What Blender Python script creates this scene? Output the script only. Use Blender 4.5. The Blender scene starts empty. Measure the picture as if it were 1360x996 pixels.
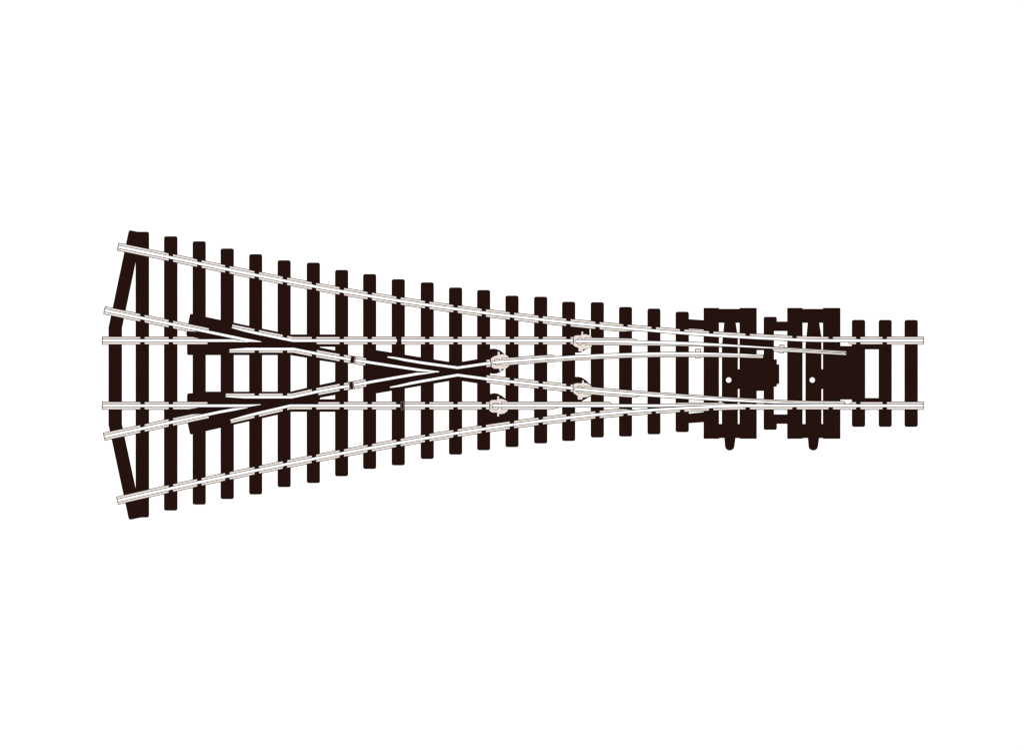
import bpy, bmesh, math
from mathutils.geometry import tessellate_polygon
from mathutils import Vector

# plan units: 1 unit = 0.2 mm of the model; x to the right, y towards the viewer's bottom edge
S = 0.0002
CX, CY = 680.0, 498.0
scene = bpy.context.scene
col = scene.collection

# ------------------------------------------------------------------ materials
def material(name, c1, c2=None, scale=900.0, rough=0.6, spec=0.1, metal=0.0):
    m = bpy.data.materials.new(name)
    m.use_nodes = True
    nt = m.node_tree
    b = nt.nodes['Principled BSDF']
    b.inputs['Roughness'].default_value = rough
    b.inputs['Specular IOR Level'].default_value = spec
    b.inputs['Metallic'].default_value = metal
    if c2 is None:
        b.inputs['Base Color'].default_value = (*c1, 1)
    else:
        tc = nt.nodes.new('ShaderNodeTexCoord')
        n = nt.nodes.new('ShaderNodeTexNoise')
        n.inputs['Scale'].default_value = scale
        n.inputs['Detail'].default_value = 3
        r = nt.nodes.new('ShaderNodeValToRGB')
        r.color_ramp.elements[0].position = 0.35
        r.color_ramp.elements[1].position = 0.65
        r.color_ramp.elements[0].color = (*c1, 1)
        r.color_ramp.elements[1].color = (*c2, 1)
        nt.links.new(tc.outputs['Object'], n.inputs['Vector'])
        nt.links.new(n.outputs['Fac'], r.inputs['Fac'])
        nt.links.new(r.outputs['Color'], b.inputs['Base Color'])
    return m

PLASTIC = material('dark_brown_plastic', (0.0140, 0.0037, 0.0026), (0.0130, 0.0042, 0.0026), 320, 0.85, 0.03)
HEAD = material('polished_nickel_silver', (0.86, 0.86, 0.855), None, 1, 0.5, 0.2)
FOOT = material('dull_nickel_silver', (0.675, 0.61, 0.57), (0.65, 0.60, 0.555), 160, 0.7, 0.05)
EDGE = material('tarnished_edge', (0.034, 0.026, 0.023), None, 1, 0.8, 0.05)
RIM = material('joint_rim', (0.30, 0.20, 0.18), None, 1, 0.8, 0.05)
PAPER = material('white_surface', (0.88, 0.88, 0.875), (0.875, 0.875, 0.875), 3, 0.9, 0.05)

# ------------------------------------------------------------------ object helper
centre = {}

def obj(name, verts, faces, mats, idx=None, parent=None, bevel=0.0, label=None):
    xs = [v[0] for v in verts]; ys = [v[1] for v in verts]; zs = [v[2] for v in verts]
    c = Vector(((min(xs) + max(xs)) / 2, (min(ys) + max(ys)) / 2, min(zs)))
    wc = Vector(((c.x - CX) * S, (CY - c.y) * S, c.z * S))
    me = bpy.data.meshes.new(name)
    me.from_pydata([((v[0] - c.x) * S, (c.y - v[1]) * S, (v[2] - c.z) * S) for v in verts], [], faces)
    for m in mats:
        me.materials.append(m)
    if idx:
        for p, i in zip(me.polygons, idx):
            p.material_index = i
    bm = bmesh.new(); bm.from_mesh(me)
    bmesh.ops.recalc_face_normals(bm, faces=bm.faces)
    bm.to_mesh(me); bm.free()
    o = bpy.data.objects.new(name, me)
    col.objects.link(o)
    if parent is not None:
        o.parent = parent
        o.location = wc - centre[parent.name]
    else:
        o.location = wc
    centre[o.name] = wc
    if bevel:
        b = o.modifiers.new('edge_round', 'BEVEL')
        b.width = bevel * S; b.segments = 2; b.limit_method = 'ANGLE'; b.angle_limit = math.radians(50)
    if label:
        o['label'] = label
    return o

class MB:
    """collects solids of one part"""
    def __init__(self):
        self.v, self.f, self.i = [], [], []

    def ribbon(self, st, z0, z1, c=0.78, drop=0.78):
        """st: stations ((x,y) of one edge, (x,y) of the other); chamfered upper rim in the edge material"""
        n = len(st); base = len(self.v)
        def lerp_in(k, j, side):
            p, q = Vector(st[k][side]), Vector(st[j][side])
            d = q - p
            L = max(d.length, 1e-6)
            return p + d * min(c / L, 0.45)
        rows = []
        for k in range(n):
            a, b = Vector(st[k][0]), Vector(st[k][1])
            if k == 0: ai, bi = lerp_in(0, 1, 0), lerp_in(0, 1, 1)
            elif k == n - 1: ai, bi = lerp_in(n - 1, n - 2, 0), lerp_in(n - 1, n - 2, 1)
            else: ai, bi = a.copy(), b.copy()
            w = bi - ai
            L = max(w.length, 1e-6)
            ci = min(c, 0.3 * L)
            ai2 = ai + w / L * ci; bi2 = bi - w / L * ci
            i0 = len(self.v)
            self.v += [(a.x, a.y, z0), (a.x, a.y, z1 - drop), (ai2.x, ai2.y, z1), (bi2.x, bi2.y, z1), (b.x, b.y, z1 - drop), (b.x, b.y, z0)]
            rows.append(i0)
        for k in range(n - 1):
            p, q = rows[k], rows[k + 1]
            for s in range(6):
                t = (s + 1) % 6
                self.f.append((p + s, q + s, q + t, p + t))
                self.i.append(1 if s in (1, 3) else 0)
        for p in (rows[0], rows[-1]):
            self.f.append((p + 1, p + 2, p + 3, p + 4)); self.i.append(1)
            self.f.append((p, p + 1, p + 4, p + 5)); self.i.append(0)

    def prism(self, outer, z0, z1, holes=(), top=0, side=0):
        loops = [list(outer)] + [list(h) for h in holes]
        flat = [p for l in loops for p in l]
        tris = tessellate_polygon([[Vector((x, y, 0)) for x, y in l] for l in loops])
        b = len(self.v); n = len(flat)
        self.v += [(x, y, z0) for x, y in flat] + [(x, y, z1) for x, y in flat]
        for t in tris:
            self.f.append(tuple(b + i for i in t)); self.i.append(side)
            self.f.append(tuple(b + n + i for i in reversed(t))); self.i.append(top)
        s = 0
        for l in loops:
            m = len(l)
            for k in range(m):
                a, c = s + k, s + (k + 1) % m
                self.f.append((b + a, b + c, b + n + c, b + n + a)); self.i.append(side)
            s += m

    def build(self, name, mats, parent, bevel=0.0, label=None):
        return obj(name, self.v, self.f, mats, self.i, parent, bevel, label)

def rrect(x0, y0, x1, y1, r=1.6, n=4):
    pts = []
    for cx, cy, a0 in ((x1 - r, y1 - r, 0), (x0 + r, y1 - r, 90), (x0 + r, y0 + r, 180), (x1 - r, y0 + r, 270)):
        for k in range(n + 1):
            a = math.radians(a0 + 90 * k / n)
            pts.append((cx + r * math.cos(a), cy + r * math.sin(a)))
    return pts

def rect(x0, y0, x1, y1):
    return [(x0, y0), (x1, y0), (x1, y1), (x0, y1)]

def circle(x, y, r, n=28):
    return [(x + r * math.cos(2 * math.pi * k / n), y + r * math.sin(2 * math.pi * k / n)) for k in range(n)]

def smooth(pts, n=4):
    """closed Catmull-Rom through the points"""
    out = []; N = len(pts)
    for i in range(N):
        p0, p1, p2, p3 = (Vector(pts[(i + d) % N]) for d in (-1, 0, 1, 2))
        for k in range(n):
            t = k / n
            q = 0.5 * ((2 * p1) + (p2 - p0) * t + (2 * p0 - 5 * p1 + 4 * p2 - p3) * t * t + (3 * p1 - p0 - 3 * p2 + p3) * t ** 3)
            out.append((q.x, q.y))
    return out

# ------------------------------------------------------------------ setting
surf = obj('surface', [(CX - 9000, CY - 9000, -0.4), (CX + 9000, CY - 9000, -0.4), (CX + 9000, CY + 9000, -0.4), (CX - 9000, CY + 9000, -0.4)],
           [(0, 1, 2, 3)], [PAPER])
surf['kind'] = 'structure'
if surf.data.polygons[0].normal.z < 0:
    surf.data.flip_normals()

# ------------------------------------------------------------------ the turnout
turnout = bpy.data.objects.new('track_turnout', None)
turnout.empty_display_size = 0.01
col.objects.link(turnout)
turnout['label'] = 'model railway three-way turnout with pale metal rails on dark brown plastic sleepers, lying on white'
turnout['category'] = 'model track'
centre[turnout.name] = Vector((0, 0, 0))
T = turnout

ZS = 10.0
SL = {  # sleeper number: x0, x1, y0, y1
 1: (180.3, 198.0, 308.1, 686.9), 2: (218.0, 235.7, 314.1, 677.8), 3: (256.0, 273.3, 320.7, 669.9), 4: (293.1, 310.6, 330.3, 662.6),
 5: (331.0, 348.2, 337.8, 656.4), 6: (368.8, 386.1, 345.9, 646.7), 7: (407.5, 424.9, 349.0, 641.3), 8: (445.1, 462.4, 358.7, 632.3),
 9: (482.3, 499.6, 364.2, 622.6), 10: (520.3, 537.7, 371.0, 617.8), 11: (558.8, 576.1, 375.2, 609.4), 12: (596.3, 613.8, 382.0, 603.6),
 13: (633.7, 651.0, 385.3, 597.8), 14: (671.3, 688.7, 392.8, 593.6), 15: (709.3, 726.8, 394.2, 588.8), 16: (746.5, 763.9, 400.9, 585.6),
 17: (784.6, 802.0, 401.5, 580.9), 18: (822.1, 839.4, 407.8, 579.6), 19: (859.9, 877.1, 409.9, 576.7), 20: (897.3, 914.8, 414.1, 573.8),
 21: (934.5, 954.8, 409.1, 582.6), 22: (982.2, 1004.9, 409.1, 582.6), 24: (1045.5, 1065.8, 409.1, 582.6), 25: (1093.0, 1116.0, 409.1, 582.6),
 26: (1131.4, 1148.9, 424.9, 566.8), 27: (1167.0, 1184.2, 425.0, 566.8), 28: (1201.3, 1218.8, 425.0, 566.8)}
SLEEPER = {}
def dark(name, outer, z1, holes=(), z0=0.0, bevel=0.35, parent=T, label=None):
    mb = MB(); mb.prism(outer, z0, z1, holes)
    return mb.build(name, [PLASTIC], parent, bevel, label)

for k, (x0, x1, y0, y1) in SL.items():
    r = 0.5 if k in (21, 22, 24, 25) else 2.7
    SLEEPER[k] = dark('sleeper', rrect(x0, y0, x1, y1, r), ZS)
SLEEPER[23] = dark('sleeper', [(1014.3, 422.4), (1015.8, 420.9), (1030.1, 420.9), (1031.6, 422.4), (1031.6, 439.7), (1027.8, 439.7), (1027.8, 550.3), (1031.6, 550.3),
                               (1031.6, 569.2), (1030.1, 570.7), (1015.8, 570.7), (1014.3, 569.2)], ZS)
SLEEPER[0] = dark('sleeper', [(170.9, 308.0), (172.6, 306.0), (188.4, 309.2), (162.0, 435.8), (162.0, 563.4), (188.4, 686.8), (172.6, 690.0), (170.9, 688.0),
                              (144.3, 564.2), (144.3, 435.0)], 9.7, label='bent sleeper at the three-track end, angled back at both tips')

# plastic bases under the three crossings
dark('crossing_base', [(252.2, 418.6), (253.6, 416.9), (386.2, 444.3), (446, 444.3), (446, 481.9), (424.9, 478.7), (407.6, 475.3), (386, 471.6), (250.4, 471.6), (248.6, 470.0),
                       (248.3, 445), (247.4, 444)], 9.5, [[(424.9, 460.6), (445.1, 460.6), (445.1, 465.6), (424.9, 461.5)]])
dark('crossing_base', [(248.6, 524), (250.4, 522.2), (257, 522.2), (257, 520.1), (386, 520.1), (407.6, 514.9), (446, 506.6), (446, 546.8), (386, 546.8), (253.8, 577.0), (252.2, 575.4),
                       (248.5, 558), (234.5, 558), (234.5, 542), (248.6, 542)], 9.5, [[(424.9, 528.2), (445.1, 524.4), (445.1, 530.1), (424.9, 530.1)]])
dark('crossing_base', [(491, 463.6), (605, 482.0), (643, 475.4), (643, 510.4), (604.5, 504.6), (491, 523.9)], 9.5)
# pivot bases
dark('pivot_base', [(643, 464.2), (651, 463.9), (655.1, 463.1), (659.1, 463.5), (664.4, 465.6), (669.7, 469.9), (673, 473.5), (673, 486.5), (669.7, 490.1), (665, 494),
                    (659.8, 496), (655.8, 496.6), (651, 495.7), (643, 495.7)], 9.8)
dark('pivot_base', [(643, 523.4), (651, 523.2), (656.5, 522.1), (661, 522.7), (666.4, 525.6), (671, 529.3), (673, 531), (673, 565.8), (643, 569.5)], 9.8)
dark('pivot_base', [(757, 427), (783.0, 431), (783.0, 450), (784.0, 450), (784.0, 461.9), (782.4, 462.4), (777, 464.7), (773, 467.4), (768.5, 468.7), (763.8, 468.3), (757, 468.3)], 9.8)
dark('pivot_base', [(757, 500.8), (763.8, 500.6), (768.5, 500.4), (773, 501.6), (778.4, 505.2), (782.4, 509.2), (785.2, 511), (785.2, 525.5), (773, 532.7), (771, 535), (757, 535)], 9.8)
# webs tying sleepers together
dark('sleeper_link', [(914, 424.0), (935.5, 425.4), (935.5, 438.0), (914, 436.6)], 9.4)
dark('sleeper_link', [(914, 549.4), (935.5, 547.2), (935.5, 560.5), (914, 562.0)], 9.4)
dark('sleeper_link', rect(1027.0, 427.2, 1046.5, 439.7), 9.4)
dark('sleeper_link', rect(1027.0, 550.3, 1046.5, 562.7), 9.4)
dark('sleeper_link', rect(1004, 446, 1015, 465.1), 9.4)
dark('sleeper_link', rect(1148, 455.5, 1168, 464.0), 9.4)
dark('sleeper_link', rect(1148, 528.6, 1168, 536), 9.4)
# tie bars with their end bridges and spring covers
for dx in (0.0, 111.0):
    for y0, y1 in ((410.4, 428.8), (563.0, 581.6)):
        dark('tie_bar_bridge', rect(954 + dx, y0, 983 + dx, y1), 9.6, z0=0.2)
    pip = [(969.1 + 6.2 * math.cos(math.radians(a)), 592.0 + 6.1 * math.sin(math.radians(a))) for a in range(0, 181, 15)]
    outl = [(961.8, 414), (961.8, 428.8), (960.3, 445), (958.75, 458.7), (958.75, 580.5), (962.0, 581.3)] + list(reversed(pip)) + \
           [(976.8, 581.3), (979.9, 580.5), (979.9, 448), (977.0, 428.8), (977.0, 414)]
    dark('tie_bar', [(x + dx, y) for x, y in outl], 8.9, [[(x + dx, y) for x, y in circle(967.75, 504.7, 3.65)]], z0=1.0)
dark('spring_cover', [(979, 490.3), (1004, 490.3), (1004, 471), (1027.8, 471), (1027.8, 477.3), (1031.6, 477.3), (1031.6, 484), (1034.8, 484), (1034.8, 509.9), (1031.6, 509.9),
                      (1031.6, 513.4), (1027.8, 513.4), (1027.8, 519), (1004, 519), (1004, 516.6), (979, 516.6)], 9.8, z0=0.4)
dark('spring_cover', [(1090, 490.3), (1115, 490.3), (1115, 459.6), (1132.5, 459.6), (1132.5, 530.6), (1115, 530.6), (1115, 516.6), (1090, 516.6)], 9.8, z0=0.4)

# ------------------------------------------------------------------ rails
CHX = {1: 189.2, 2: 226.9, 3: 264.8, 4: 302.0, 5: 341.0, 6: 378.5, 7: 417.0, 8: 453.9, 9: 491.0, 10: 529.3, 11: 567.4, 12: 605.0, 13: 642.5, 14: 679.9, 15: 718.1,
       16: 754.9, 17: 793.5, 18: 830.7, 19: 868.2, 20: 906.0, 21: 944.6, 22: 993.0, 24: 1055.2, 25: 1103.3, 26: 1139.9, 27: 1175.0}
HW, FW = 2.38, 5.42

class Path:
    def __init__(self, pts): self.p = pts
    def y(self, x):
        p = self.p
        for (xa, ya), (xb, yb) in zip(p, p[1:]):
            if x <= xb or (xb, yb) == p[-1]:
                return ya + (yb - ya) * (x - xa) / (xb - xa)
    def m(self, x):
        return (self.y(x + 1.5) - self.y(x - 1.5)) / 3.0
    def strip(self, prof, perp0=False, perp1=False, step=12.0):
        """prof: (x, offset up, offset down); offsets are measured square to the rail"""
        xs = []
        for (xa, _, _), (xb, _, _) in zip(prof, prof[1:]):
            n = max(1, int(abs(xb - xa) / step))
            xs += [xa + (xb - xa) * k / n for k in range(n)]
        xs.append(prof[-1][0])
        kinks = [q[0] for q in self.p[1:-1] if xs[0] + 1 < q[0] < xs[-1] - 1]
        xs = sorted(set([x for x in xs if all(abs(x - q) > 0.8 for q in kinks) or x in [f[0] for f in prof]] + kinks))
        out = []
        for i, x in enumerate(xs):
            for (xa, ua, da), (xb, ub, db) in zip(prof, prof[1:]):
                if xa <= x <= xb + 1e-6:
                    t = (x - xa) / max(xb - xa, 1e-6); u = ua + (ub - ua) * t; d = da + (db - da) * t
                    break
            y = self.y(x); m = self.m(x); h = math.sqrt(1 + m * m)
            if (i == 0 and perp0) or (i == len(xs) - 1 and perp1):
                out.append(((x + u * m / h, y - u / h), (x - d * m / h, y + d / h)))
            else:
                out.append(((x, y - u * h), (x, y + d * h)))
        return out

chairs = {}
def chair(k, path, up, dn):
    chairs.setdefault((k, id(path)), [path, False, False])
    c = chairs[(k, id(path))]
    c[1] = c[1] or up; c[2] = c[2] or dn

KEEP = []
def rail(name, path, head=None, up=(), dn=(), perp0=False, perp1=False, dz=0.0, headst=None, cu=(), cd=(), extra=None, label=None):
    """head: profile of the railhead; up / dn: profiles (x, offset) of the foot on either side; cu / cd: sleepers whose chairs grip it"""
    KEEP.append(path)
    hs = headst or path.strip(head, perp0, perp1)
    mb = MB()
    for side, strips in (('u', up), ('d', dn)):
        for st in strips:
            x_first = st[0][0]
            prof = [(x, o, -0.3) if side == 'u' else (x, -0.3, o) for x, o in st]
            mb.ribbon(path.strip(prof, perp0 and x_first <= (head[0][0] if head else hs[0][0][0]) + 1.5, False), 10.02, 11.8 + dz)
    web = []
    for a, b in hs:
        a, b = Vector(a), Vector(b)
        m_ = (a + b) / 2; w = (b - a) * 0.18
        web.append(((m_ - w)[:], (m_ + w)[:]))
    wb = MB(); wb.ribbon(web, 10.05, 18.0, 0.1, 0.1)
    o = len(mb.v)
    mb.v += wb.v; mb.f += [tuple(o + i for i in f) for f in wb.f]; mb.i += [0] * len(wb.i)
    if extra: extra(mb)
    r = mb.build(name, [FOOT, EDGE], T, label=label)
    h = MB(); h.ribbon(hs, 17.5, 22.0 + dz)
    h.build('rail_head', [HEAD, EDGE], r)
    for k in cu: chair(k, path, True, False)
    for k in cd: chair(k, path, False, True)
    return r

def poly(c, x):
    t = (x - 630) / 480.0
    r = 0
    for a in c: r = r * t + a
    return r
cU = [-6.662, 1.563, 6.733, -26.043, 62.736, 413.774]
cL = [-4.798, -0.567, 14.981, 31.729, -73.661, 571.438]
def stock(c, yend, xb0, xb1):
    pts = []
    x = 154.0
    while x <= xb1:
        w = min(max((x - xb0) / (xb1 - xb0), 0), 1)
        pts.append((x, poly(c, x) * (1 - w) + yend * w)); x += 12
    pts += [(xb1 + 8, yend), (1226.6, yend)]
    return Path(pts)
YU, YL = 452.4, 538.75
pU = stock(cU, YU, 1040, 1106)
pL = stock(cL, YL, 940, 1010)
outer = list(range(2, 23)) + [24, 25, 26, 27]
rail('stock_rail', pU, [(156.6, HW, HW), (1226.6, HW, HW)], up=[[(156.6, FW), (1226.6, FW)]],
     dn=[[(156.6, FW), (818, FW), (828, 5.2), (838, 3.6), (846, 2.2)], [(1125.5, 2.0), (1127, 3.6), (1129.6, FW), (1226.6, FW)]],
     perp0=True, cu=outer, cd=list(range(2, 18)) + [26, 27])
rail('stock_rail', pL, [(155.6, HW, HW), (1226.6, HW, HW)], dn=[[(155.6, FW), (1226.6, FW)]],
     up=[[(155.6, FW), (818, FW), (828, 4.9), (838, 3.2), (846, 2.2)], [(1127.5, 2.0), (1129, 3.8), (1132, FW), (1226.6, FW)]],
     perp0=True, cd=outer, cu=list(range(2, 18)) + [26, 27])

def line(y): return Path([(100, y), (1300, y)])
pSU, pSL = line(YU), line(YL)
# left crossing, far side: straight rail running under the vee of the diverging rail
rail('crossing_rail', pSU, headst=[((135.6, 450.05), (135.6, 454.75)), ((220, 450.05), (220, 454.75)), ((309.5, 450.05), (309.5, 454.75)), ((330.5, 454.3), (330.5, 454.75))],
     up=[[(135.6, FW), (255.6, FW), (268.8, 2.2)]], dn=[[(135.6, FW), (276.2, FW)]], cu=[1, 2], cd=[1, 2])
pDU = Path([(130, 410.35), (360, 458.2)])
def du(x): return pDU.y(x)
rail('crossing_rail', pDU, headst=pDU.strip([(138.4, HW, HW), (329, HW, HW)], perp0=True)[:-1] + [((329.2, du(329.2) - 2.43), (329.2, 454.75)), ((346, du(346) - 2.6), (346, 454.75)), ((347.6, 453.2), (347.6, 454.7))],
     head=[(138.4, HW, HW)], up=[[(138.4, FW), (278, FW)]], dn=[[(138.4, FW), (247.6, FW), (254.7, 4.6), (262, 3.2), (270.5, 2.2)]], perp0=True, dz=0.25, cu=[1, 2], cd=[1, 2])
# left crossing, near side
rail('crossing_rail', pSL, headst=[((135.6, 536.4), (135.6, 541.1)), ((220, 536.4), (220, 541.1)), ((328.8, 536.4), (328.8, 541.1)), ((345.5, 536.4), (345.5, 538.2)), ((347.0, 536.4), (347.0, 537.7))],
     up=[[(135.6, FW), (276.2, FW)]], dn=[[(135.6, FW), (250.3, FW), (268.8, 2.2)]], dz=0.25, cu=[1, 2], cd=[1, 2])
pDL = Path([(130, 581.6), (290, 547.45), (360, 534.6)])
dst = pDL.strip([(138.05, HW, HW), (310, HW, HW)], perp0=True)
rail('crossing_rail', pDL, headst=dst + [((329.5, 541.0), (329.5, 542.0))], head=[(138.05, HW, HW)],
     up=[[(138.05, FW), (254, FW), (262, 4.2), (272, 2.2)]], dn=[[(138.05, FW), (278, FW)]], perp0=True, cu=[1, 2], cd=[1, 2])

# knuckle rails: flared end, bend, then straight to the insulated gap
pKU = Path([(300, 434.15), (388.9, YU), (540, YU)])
rail('wing_rail', pKU, [(307.0, HW - 0.35, 0.6), (323.5, HW, 1.9), (339, HW, HW), (527.9, HW, HW)],
     up=[[(307.2, FW), (526.6, FW)]], dn=[[(420, FW), (526.6, FW)]], perp0=True, cu=[5, 6, 7, 8, 9], cd=[7, 8, 9])
pKL = Path([(300, 558.7), (385.5, YL), (540, YL)])
rail('wing_rail', pKL, [(305.0, 0.7, HW - 0.3), (323.5, 1.9, HW), (339, HW, HW), (532.1, HW, HW)],
     dn=[[(305.3, FW), (526.6, FW)]], up=[[(422.2, FW), (526.6, FW)]], perp0=True, cd=[5, 6, 7, 8, 9], cu=[7, 8, 9])
pIU = Path([(300, 463.6), (390.0, 463.6), (420, 469.6), (450, 474.9), (470, 478.2)])
rail('wing_rail', pIU, [(304.0, 0.4, HW), (328, HW, HW), (466.3, HW, HW)], dn=[[(304, FW), (465.6, FW)]], up=[[(420, FW), (466.6, FW)]],
     perp1=True, cd=[5, 6, 7, 8], cu=[7, 8])
pIL = Path([(296, 527.35), (387.6, 527.35), (420, 520.4), (450, 514.7), (470, 511.5)])
rail('wing_rail', pIL, [(299.2, HW, 0.6), (324.4, HW, HW), (464.4, HW, HW)], up=[[(299.2, FW), (463.4, FW)]], dn=[[(422.2, FW), (464.9, FW)]],
     perp1=True, cu=[5, 6, 7, 8], cd=[7, 8])

# main crossing vee
pVU = Path([(466, 477.6), (487, 480.75), (500, 482.75), (556, 491.25), (590, 496.6)])
rail('vee_rail', pVU, headst=pVU.strip([(471.3, HW, HW), (556, HW, HW)], perp0=True) + [((576.2, 491.7), (576.2, 495.3)), ((582, 492.3), (582, 495.1)), ((583.9, 492.6), (583.9, 494.9))],
     head=[(471.3, HW, HW)], up=[[(471.4, FW), (487, FW)]], dn=[[(471.2, FW), (485.9, FW)]], perp0=True, dz=0.25)
pVL = Path([(464, 512.6), (487, 508.3), (500, 505.9), (556, 496.2), (590, 490.6)])
rail('vee_rail', pVL, headst=pVL.strip([(469.3, HW, HW), (553, HW, HW)], perp0=True) + [((577, 494.6), (577, 495.1))],
     head=[(469.3, HW, HW)], up=[[(469.2, FW), (486.1, FW)]], dn=[[(469.6, FW), (487.2, FW)]], perp0=True)
pWU = Path([(505, 472.7), (514, 474.05), (560, 481.75), (607.8, 488.4), (646, 482.9), (655, 481.7)])
rail('wing_rail', pWU, [(514.1, 1.5, 1.5), (524, HW, 1.6), (537, HW, HW), (652.2, HW, HW)], up=[[(645.4, FW), (651.6, 5.3)]], dn=[[(645.4, FW), (652.4, 5.3)]], perp0=True)
pWL = Path([(505, 516.4), (517.2, 514.5), (560, 506.3), (607.8, 498.1), (646, 503.2), (680, 507.0), (718, 511.3), (765, 516.0)])
rail('wing_rail', pWL, [(517.3, 1.5, 1.5), (530, 1.7, HW), (545, HW, HW), (761.3, HW, HW)], up=[[(645.5, FW), (762, FW)]], dn=[[(645.5, FW), (762, FW)]],
     perp0=True, cu=[14, 15, 16], cd=[14, 15, 16])
# closure rails between the insulated gaps and the pivots
rail('closure_rail', pSU, [(532.4, HW, HW), (761.6, HW, HW)], up=[[(532.6, FW), (762, FW)]], dn=[[(532.6, FW), (762, FW)]], cu=range(11, 17), cd=range(11, 17))
rail('closure_rail', pSL, [(536.8, HW, HW), (650.6, HW, HW)], up=[[(536.8, FW), (651, FW)]], dn=[[(536.8, FW), (651, FW)]], cu=range(11, 14), cd=range(11, 14))
# insulated joints filling three of the gaps
for q in ([(466.6, 472.2), (471.9, 473.0), (470.0, 482.9), (464.6, 482.1)], [(463.6, 507.0), (468.2, 506.3), (469.8, 516.8), (465.2, 517.5)], [(532.4, 533.3), (536.6, 533.3), (536.6, 544.3), (532.4, 544.3)]):
    mb = MB(); mb.ribbon([(q[0], q[3]), (q[1], q[2])], 9.0, 20.5, 0.6, 0.6)
    mb.build('insulated_joint', [PLASTIC, RIM], T)

# ------------------------------------------------------------------ pivots
PIV = [
 ((660.3, 480.9, 4.6), [(651.4, 477.3), (654, 474.6), (657.5, 472.8), (661.2, 471.8), (661.0, 467.3), (663.4, 467.2), (664.0, 471.1), (668, 470.4), (671.2, 471.0), (674.2, 473.0), (676.5, 475.5),
                        (676.5, 485.5), (673, 488.6), (669.7, 489.7), (665.9, 489.9), (665.9, 493.3), (663.7, 493.4), (663.0, 489.6), (656.5, 489.5), (652.8, 487.6)]),
 ((658.3, 539.3, 5.05), [(650.5, 532.9), (653.2, 531.3), (660.4, 531.1), (660.5, 526.3), (662.8, 526.3), (662.9, 529.9), (666, 529.7), (669.5, 530.6), (673.9, 533.0), (675, 536), (675, 543), (674, 545.8),
                        (669.7, 549.0), (666, 549.7), (662.9, 549.6), (662.8, 552.9), (660.4, 552.9), (660.4, 547.9), (653.4, 547.7), (649.9, 545.2)]),
 ((770.3, 453.5, 4.95), [(761.5, 447.4), (763.5, 446.0), (766.5, 445.5), (772.3, 445.4), (772.3, 440.5), (774.4, 440.4), (774.5, 444.3), (778, 444.0), (781.5, 445.0), (785.9, 447.9), (787, 453), (786, 459.6),
                        (782.4, 462.2), (778, 463.4), (774.3, 463.7), (774.3, 466.7), (768.4, 466.7), (768.2, 461.9), (763.4, 460.1), (760.5, 457.4)]),
 ((770.0, 517.4, 4.95), [(761.3, 510.2), (765.8, 508.9), (772.9, 509.1), (773.3, 505.1), (775.5, 505.3), (775.6, 508.6), (779, 508.7), (782.4, 510.4), (785.9, 513.3), (787, 518), (785.9, 524.2),
                        (779.7, 527.3), (773.6, 528.0), (773.4, 530.5), (767.5, 530.5), (767.3, 525.7), (762.8, 522.7), (760.5, 519.9)]),
]
for (cx, cy, r), pts in PIV:
    mb = MB(); mb.prism(pts, 10.05, 11.3, (), 0, 0)
    p = mb.build('pivot_plate', [FOOT, EDGE], T)
    mb = MB()
    ang = [2 * math.pi * k / 36 for k in range(37)]
    # low rivet with a tarnished rim
    outer_ = [(cx + r * math.cos(a), cy + r * math.sin(a)) for a in ang[:-1]]
    b = len(mb.v); n = 36
    for rr, zz in ((r + 0.1, 11.0), (r + 0.1, 12.3), (r - 0.55, 12.95)):
        mb.v += [(cx + rr * math.cos(a), cy + rr * math.sin(a), zz) for a in ang[:-1]]
    for k in range(n):
        j = (k + 1) % n
        for s in (0, n):
            mb.f.append((b + s + k, b + s + j, b + s + n + j, b + s + n + k)); mb.i.append(1)
    mb.f.append(tuple(b + 2 * n + k for k in range(n))); mb.i.append(0)
    mb.build('pivot_rivet', [FOOT, EDGE], p)
# upright lip of each plate where the fixed rail butts
PLIP = [[(651.3, 477.4), (652.0, 477.2), (653.3, 487.3), (652.6, 487.8)], [(650.4, 533.0), (651.05, 533.0), (651.05, 544.6), (650.4, 544.6)],
        [(761.4, 447.4), (762.05, 447.2), (762.05, 457.8), (761.4, 457.8)], [(761.2, 510.3), (761.85, 510.2), (761.6, 520.6), (760.95, 520.4)]]
plates = [o for o in col.objects if o.name.startswith('pivot_plate')]
for q, p in zip(PLIP, plates):
    mb = MB(); mb.prism(q, 11.0, 21.2)
    mb.build('plate_lip', [EDGE], p)

# ------------------------------------------------------------------ point blades
pB1 = Path([(650, 481.9), (654, 481.5), (690, 478.9), (720, 476.7), (760, 474.1), (800, 471.9), (830, 470.9), (860, 470.0), (890, 469.7), (925, 469.8), (950, 470.1), (985, 471.0), (1014, 472.3), (1020, 472.6)])
b1 = rail('point_blade', pB1, [(653.4, 1.2, 1.2), (654.4, 2.1, 2.1), (656, HW, HW), (920, HW, HW), (950, 2.0, 1.9), (985, 1.7, 1.5), (1014.0, 1.3, 1.1)],
     up=[[(665.8, 5.2), (732.5, 5.1), (738, 2.2)]], dn=[[(665.8, 5.4), (720, 5.2), (870, 4.7), (950, 4.4), (990, 4.3), (1012.4, 3.9), (1014.2, 2.6)]], dz=0.1)
pB3 = Path([(760, 453.2), (800, 453.5), (830, 453.9), (870, 455.0), (890, 455.4), (925, 456.6), (950, 457.8), (985, 459.8), (1005, 461.0), (1028, 462.3), (1066, 464.9), (1091, 466.6), (1130, 469.2)])
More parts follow.
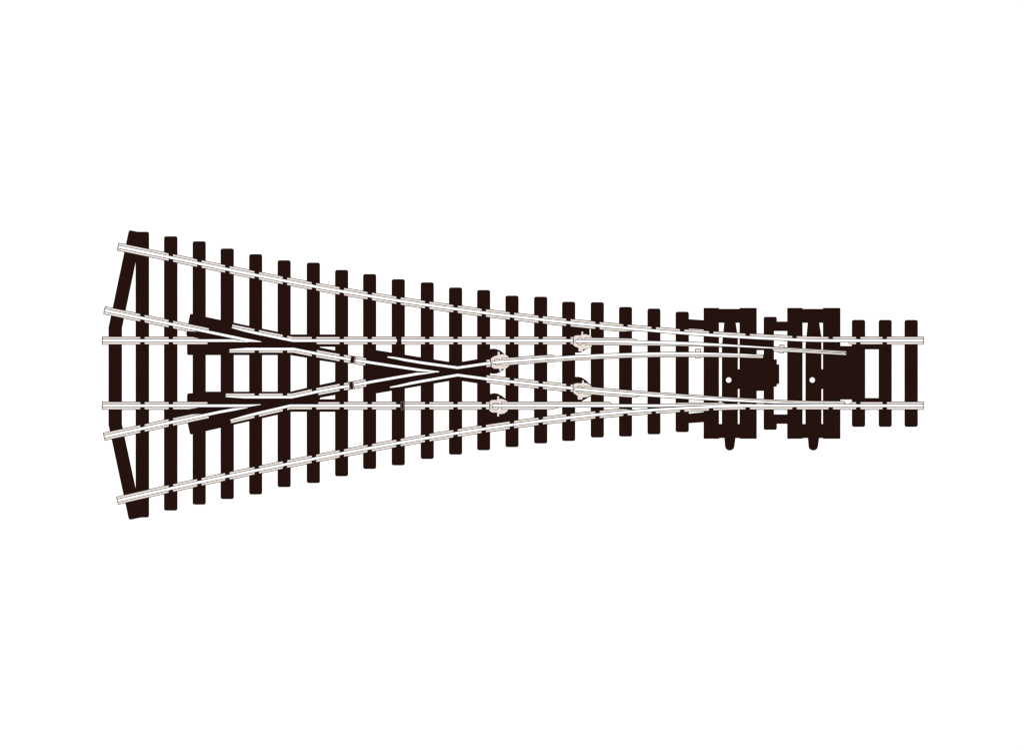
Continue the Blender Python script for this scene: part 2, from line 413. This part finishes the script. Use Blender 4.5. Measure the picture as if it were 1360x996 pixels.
b3 = rail('point_blade', pB3, [(764.0, 1.2, 1.2), (765, 2.1, 2.1), (766.6, HW, HW), (930, HW, HW), (955, 2.1, 2.1), (1005, 1.7, 1.6), (1040, 1.3, 1.2), (1066, 1.0, 0.9), (1110, 0.75, 0.65), (1123.2, 0.7, 0.6)],
     up=[[(776.4, 5.1), (839.7, 5.0), (847.4, 2.3)], [(985, 1.6), (1020, 1.8), (1066, 2.3), (1123.4, 2.7), (1124.5, 2.0)]],
     dn=[[(776.4, 5.2), (840, 5.0), (870, 4.4), (915, 3.9), (960, 2.9), (985, 2.2)], [(1025.5, 2.0), (1028.4, 4.8), (1034, 4.9), (1041, 4.4), (1066, 3.9), (1123.0, 3.4), (1124.6, 2.4)]], dz=0.1)
pB2 = pSL
b2 = rail('point_blade', pB2, headst=[((653.6, 537.4), (653.6, 540.1)), ((654.6, 536.5), (654.6, 541.0)), ((656.2, 536.37), (656.2, 541.1)), ((760, 536.37), (760, 541.1)), ((877, 536.37), (877, 541.0)),
                               ((905, 536.37), (905, 540.0)), ((930, 536.37), (930, 539.0)), ((960, 536.4), (960, 538.0)), ((998.6, 536.5), (998.6, 537.5)), ((999.6, 536.7), (999.6, 537.3))],
     up=[[(665.8, FW), (810.0, FW), (812.9, 2.6)], [(897.6, 4.5), (960, 4.4), (963.4, 3.4)]], dn=[[(665.8, FW), (732.2, FW), (744.2, 2.3)]], dz=0.15)
pB4 = Path([(758, 515.9), (763, 516.5), (800, 520.1), (830, 522.4), (850, 523.9), (870, 525.3), (890, 526.6), (925, 528.8), (960, 530.8), (985, 532.2), (1005, 533.3), (1040, 535.0), (1080, 536.1), (1124, 536.5)])
b4 = rail('point_blade', pB4, [(762.9, 1.2, 1.2), (763.9, 2.1, 2.1), (765.5, HW, HW), (950, HW, 2.3), (985, 2.1, 2.1), (1010, 1.9, 1.9), (1040, 1.7, 1.4), (1088, 0.9, 0.6), (1121.6, 0.6, 0.45)],
     up=[[(775.2, 5.3), (830, 5.0), (890, 4.8), (960, 4.1), (1005, 4.0), (1040, 3.9), (1088, 3.9), (1120.6, 4.0), (1122.6, 3.0)]],
     dn=[[(775.2, 5.4), (835, 5.2), (843, 4.9), (849.5, 2.3)]], dz=0.1)
# the small tabs that hang the two upper blades
mb = MB(); mb.ribbon([((923.3, 463.2), (923.3, 475.7)), ((930.8, 463.2), (930.8, 475.7))], 10.03, 11.5)
mb.build('blade_tab', [FOOT, EDGE], b1)
mb = MB(); mb.ribbon([((1035.2, 457.6), (1033.9, 468.7)), ((1041.9, 458.2), (1040.6, 469.4))], 10.03, 11.5)
mb.build('blade_tab', [FOOT, EDGE], b3)

# ------------------------------------------------------------------ chairs: moulded jaws gripping the foot, part of each sleeper
for (k, _), (path, up, dn) in chairs.items():
    x = CHX[k]; mb = MB()
    m = path.m(x); y = path.y(x); h = math.sqrt(1 + m * m)
    for on, s in ((up, -1), (dn, 1)):
        if on:
            a, b = 1.9 * h * s, 5.75 * h * s
            q = [(x - 3.0, y - 3.0 * m + a), (x + 3.0, y + 3.0 * m + a), (x + 3.0, y + 3.0 * m + b), (x - 3.0, y - 3.0 * m + b)]
            mb.prism(q, 9.0, 13.4)
    mb.build('rail_chair', [PLASTIC], SLEEPER[k])

# ------------------------------------------------------------------ light: soft studio lamp overhead and a weak even room light
w = bpy.data.worlds.new('World'); scene.world = w; w.use_nodes = True
w.node_tree.nodes['Background'].inputs['Color'].default_value = (1, 1, 1, 1)
w.node_tree.nodes['Background'].inputs['Strength'].default_value = 0.09
ld = bpy.data.lights.new('softbox', 'AREA'); ld.shape = 'DISK'; ld.size = 0.3; ld.energy = 408
lo = bpy.data.objects.new('softbox', ld); lo.location = (0, 0, 6.0); col.objects.link(lo)

cam = bpy.data.cameras.new('camera'); cam.type = 'ORTHO'; cam.ortho_scale = 1360 * S
cam.clip_start = 0.01; cam.clip_end = 100
co = bpy.data.objects.new('camera', cam); co.location = (0, 0, 0.6); col.objects.link(co)
scene.camera = co

scene.view_settings.view_transform = 'Standard'
scene.view_settings.look = 'None'
scene.view_settings.exposure = 0
scene.view_settings.gamma = 1
scene.cycles.filter_width = 1.3
scene.cycles.use_adaptive_sampling = False
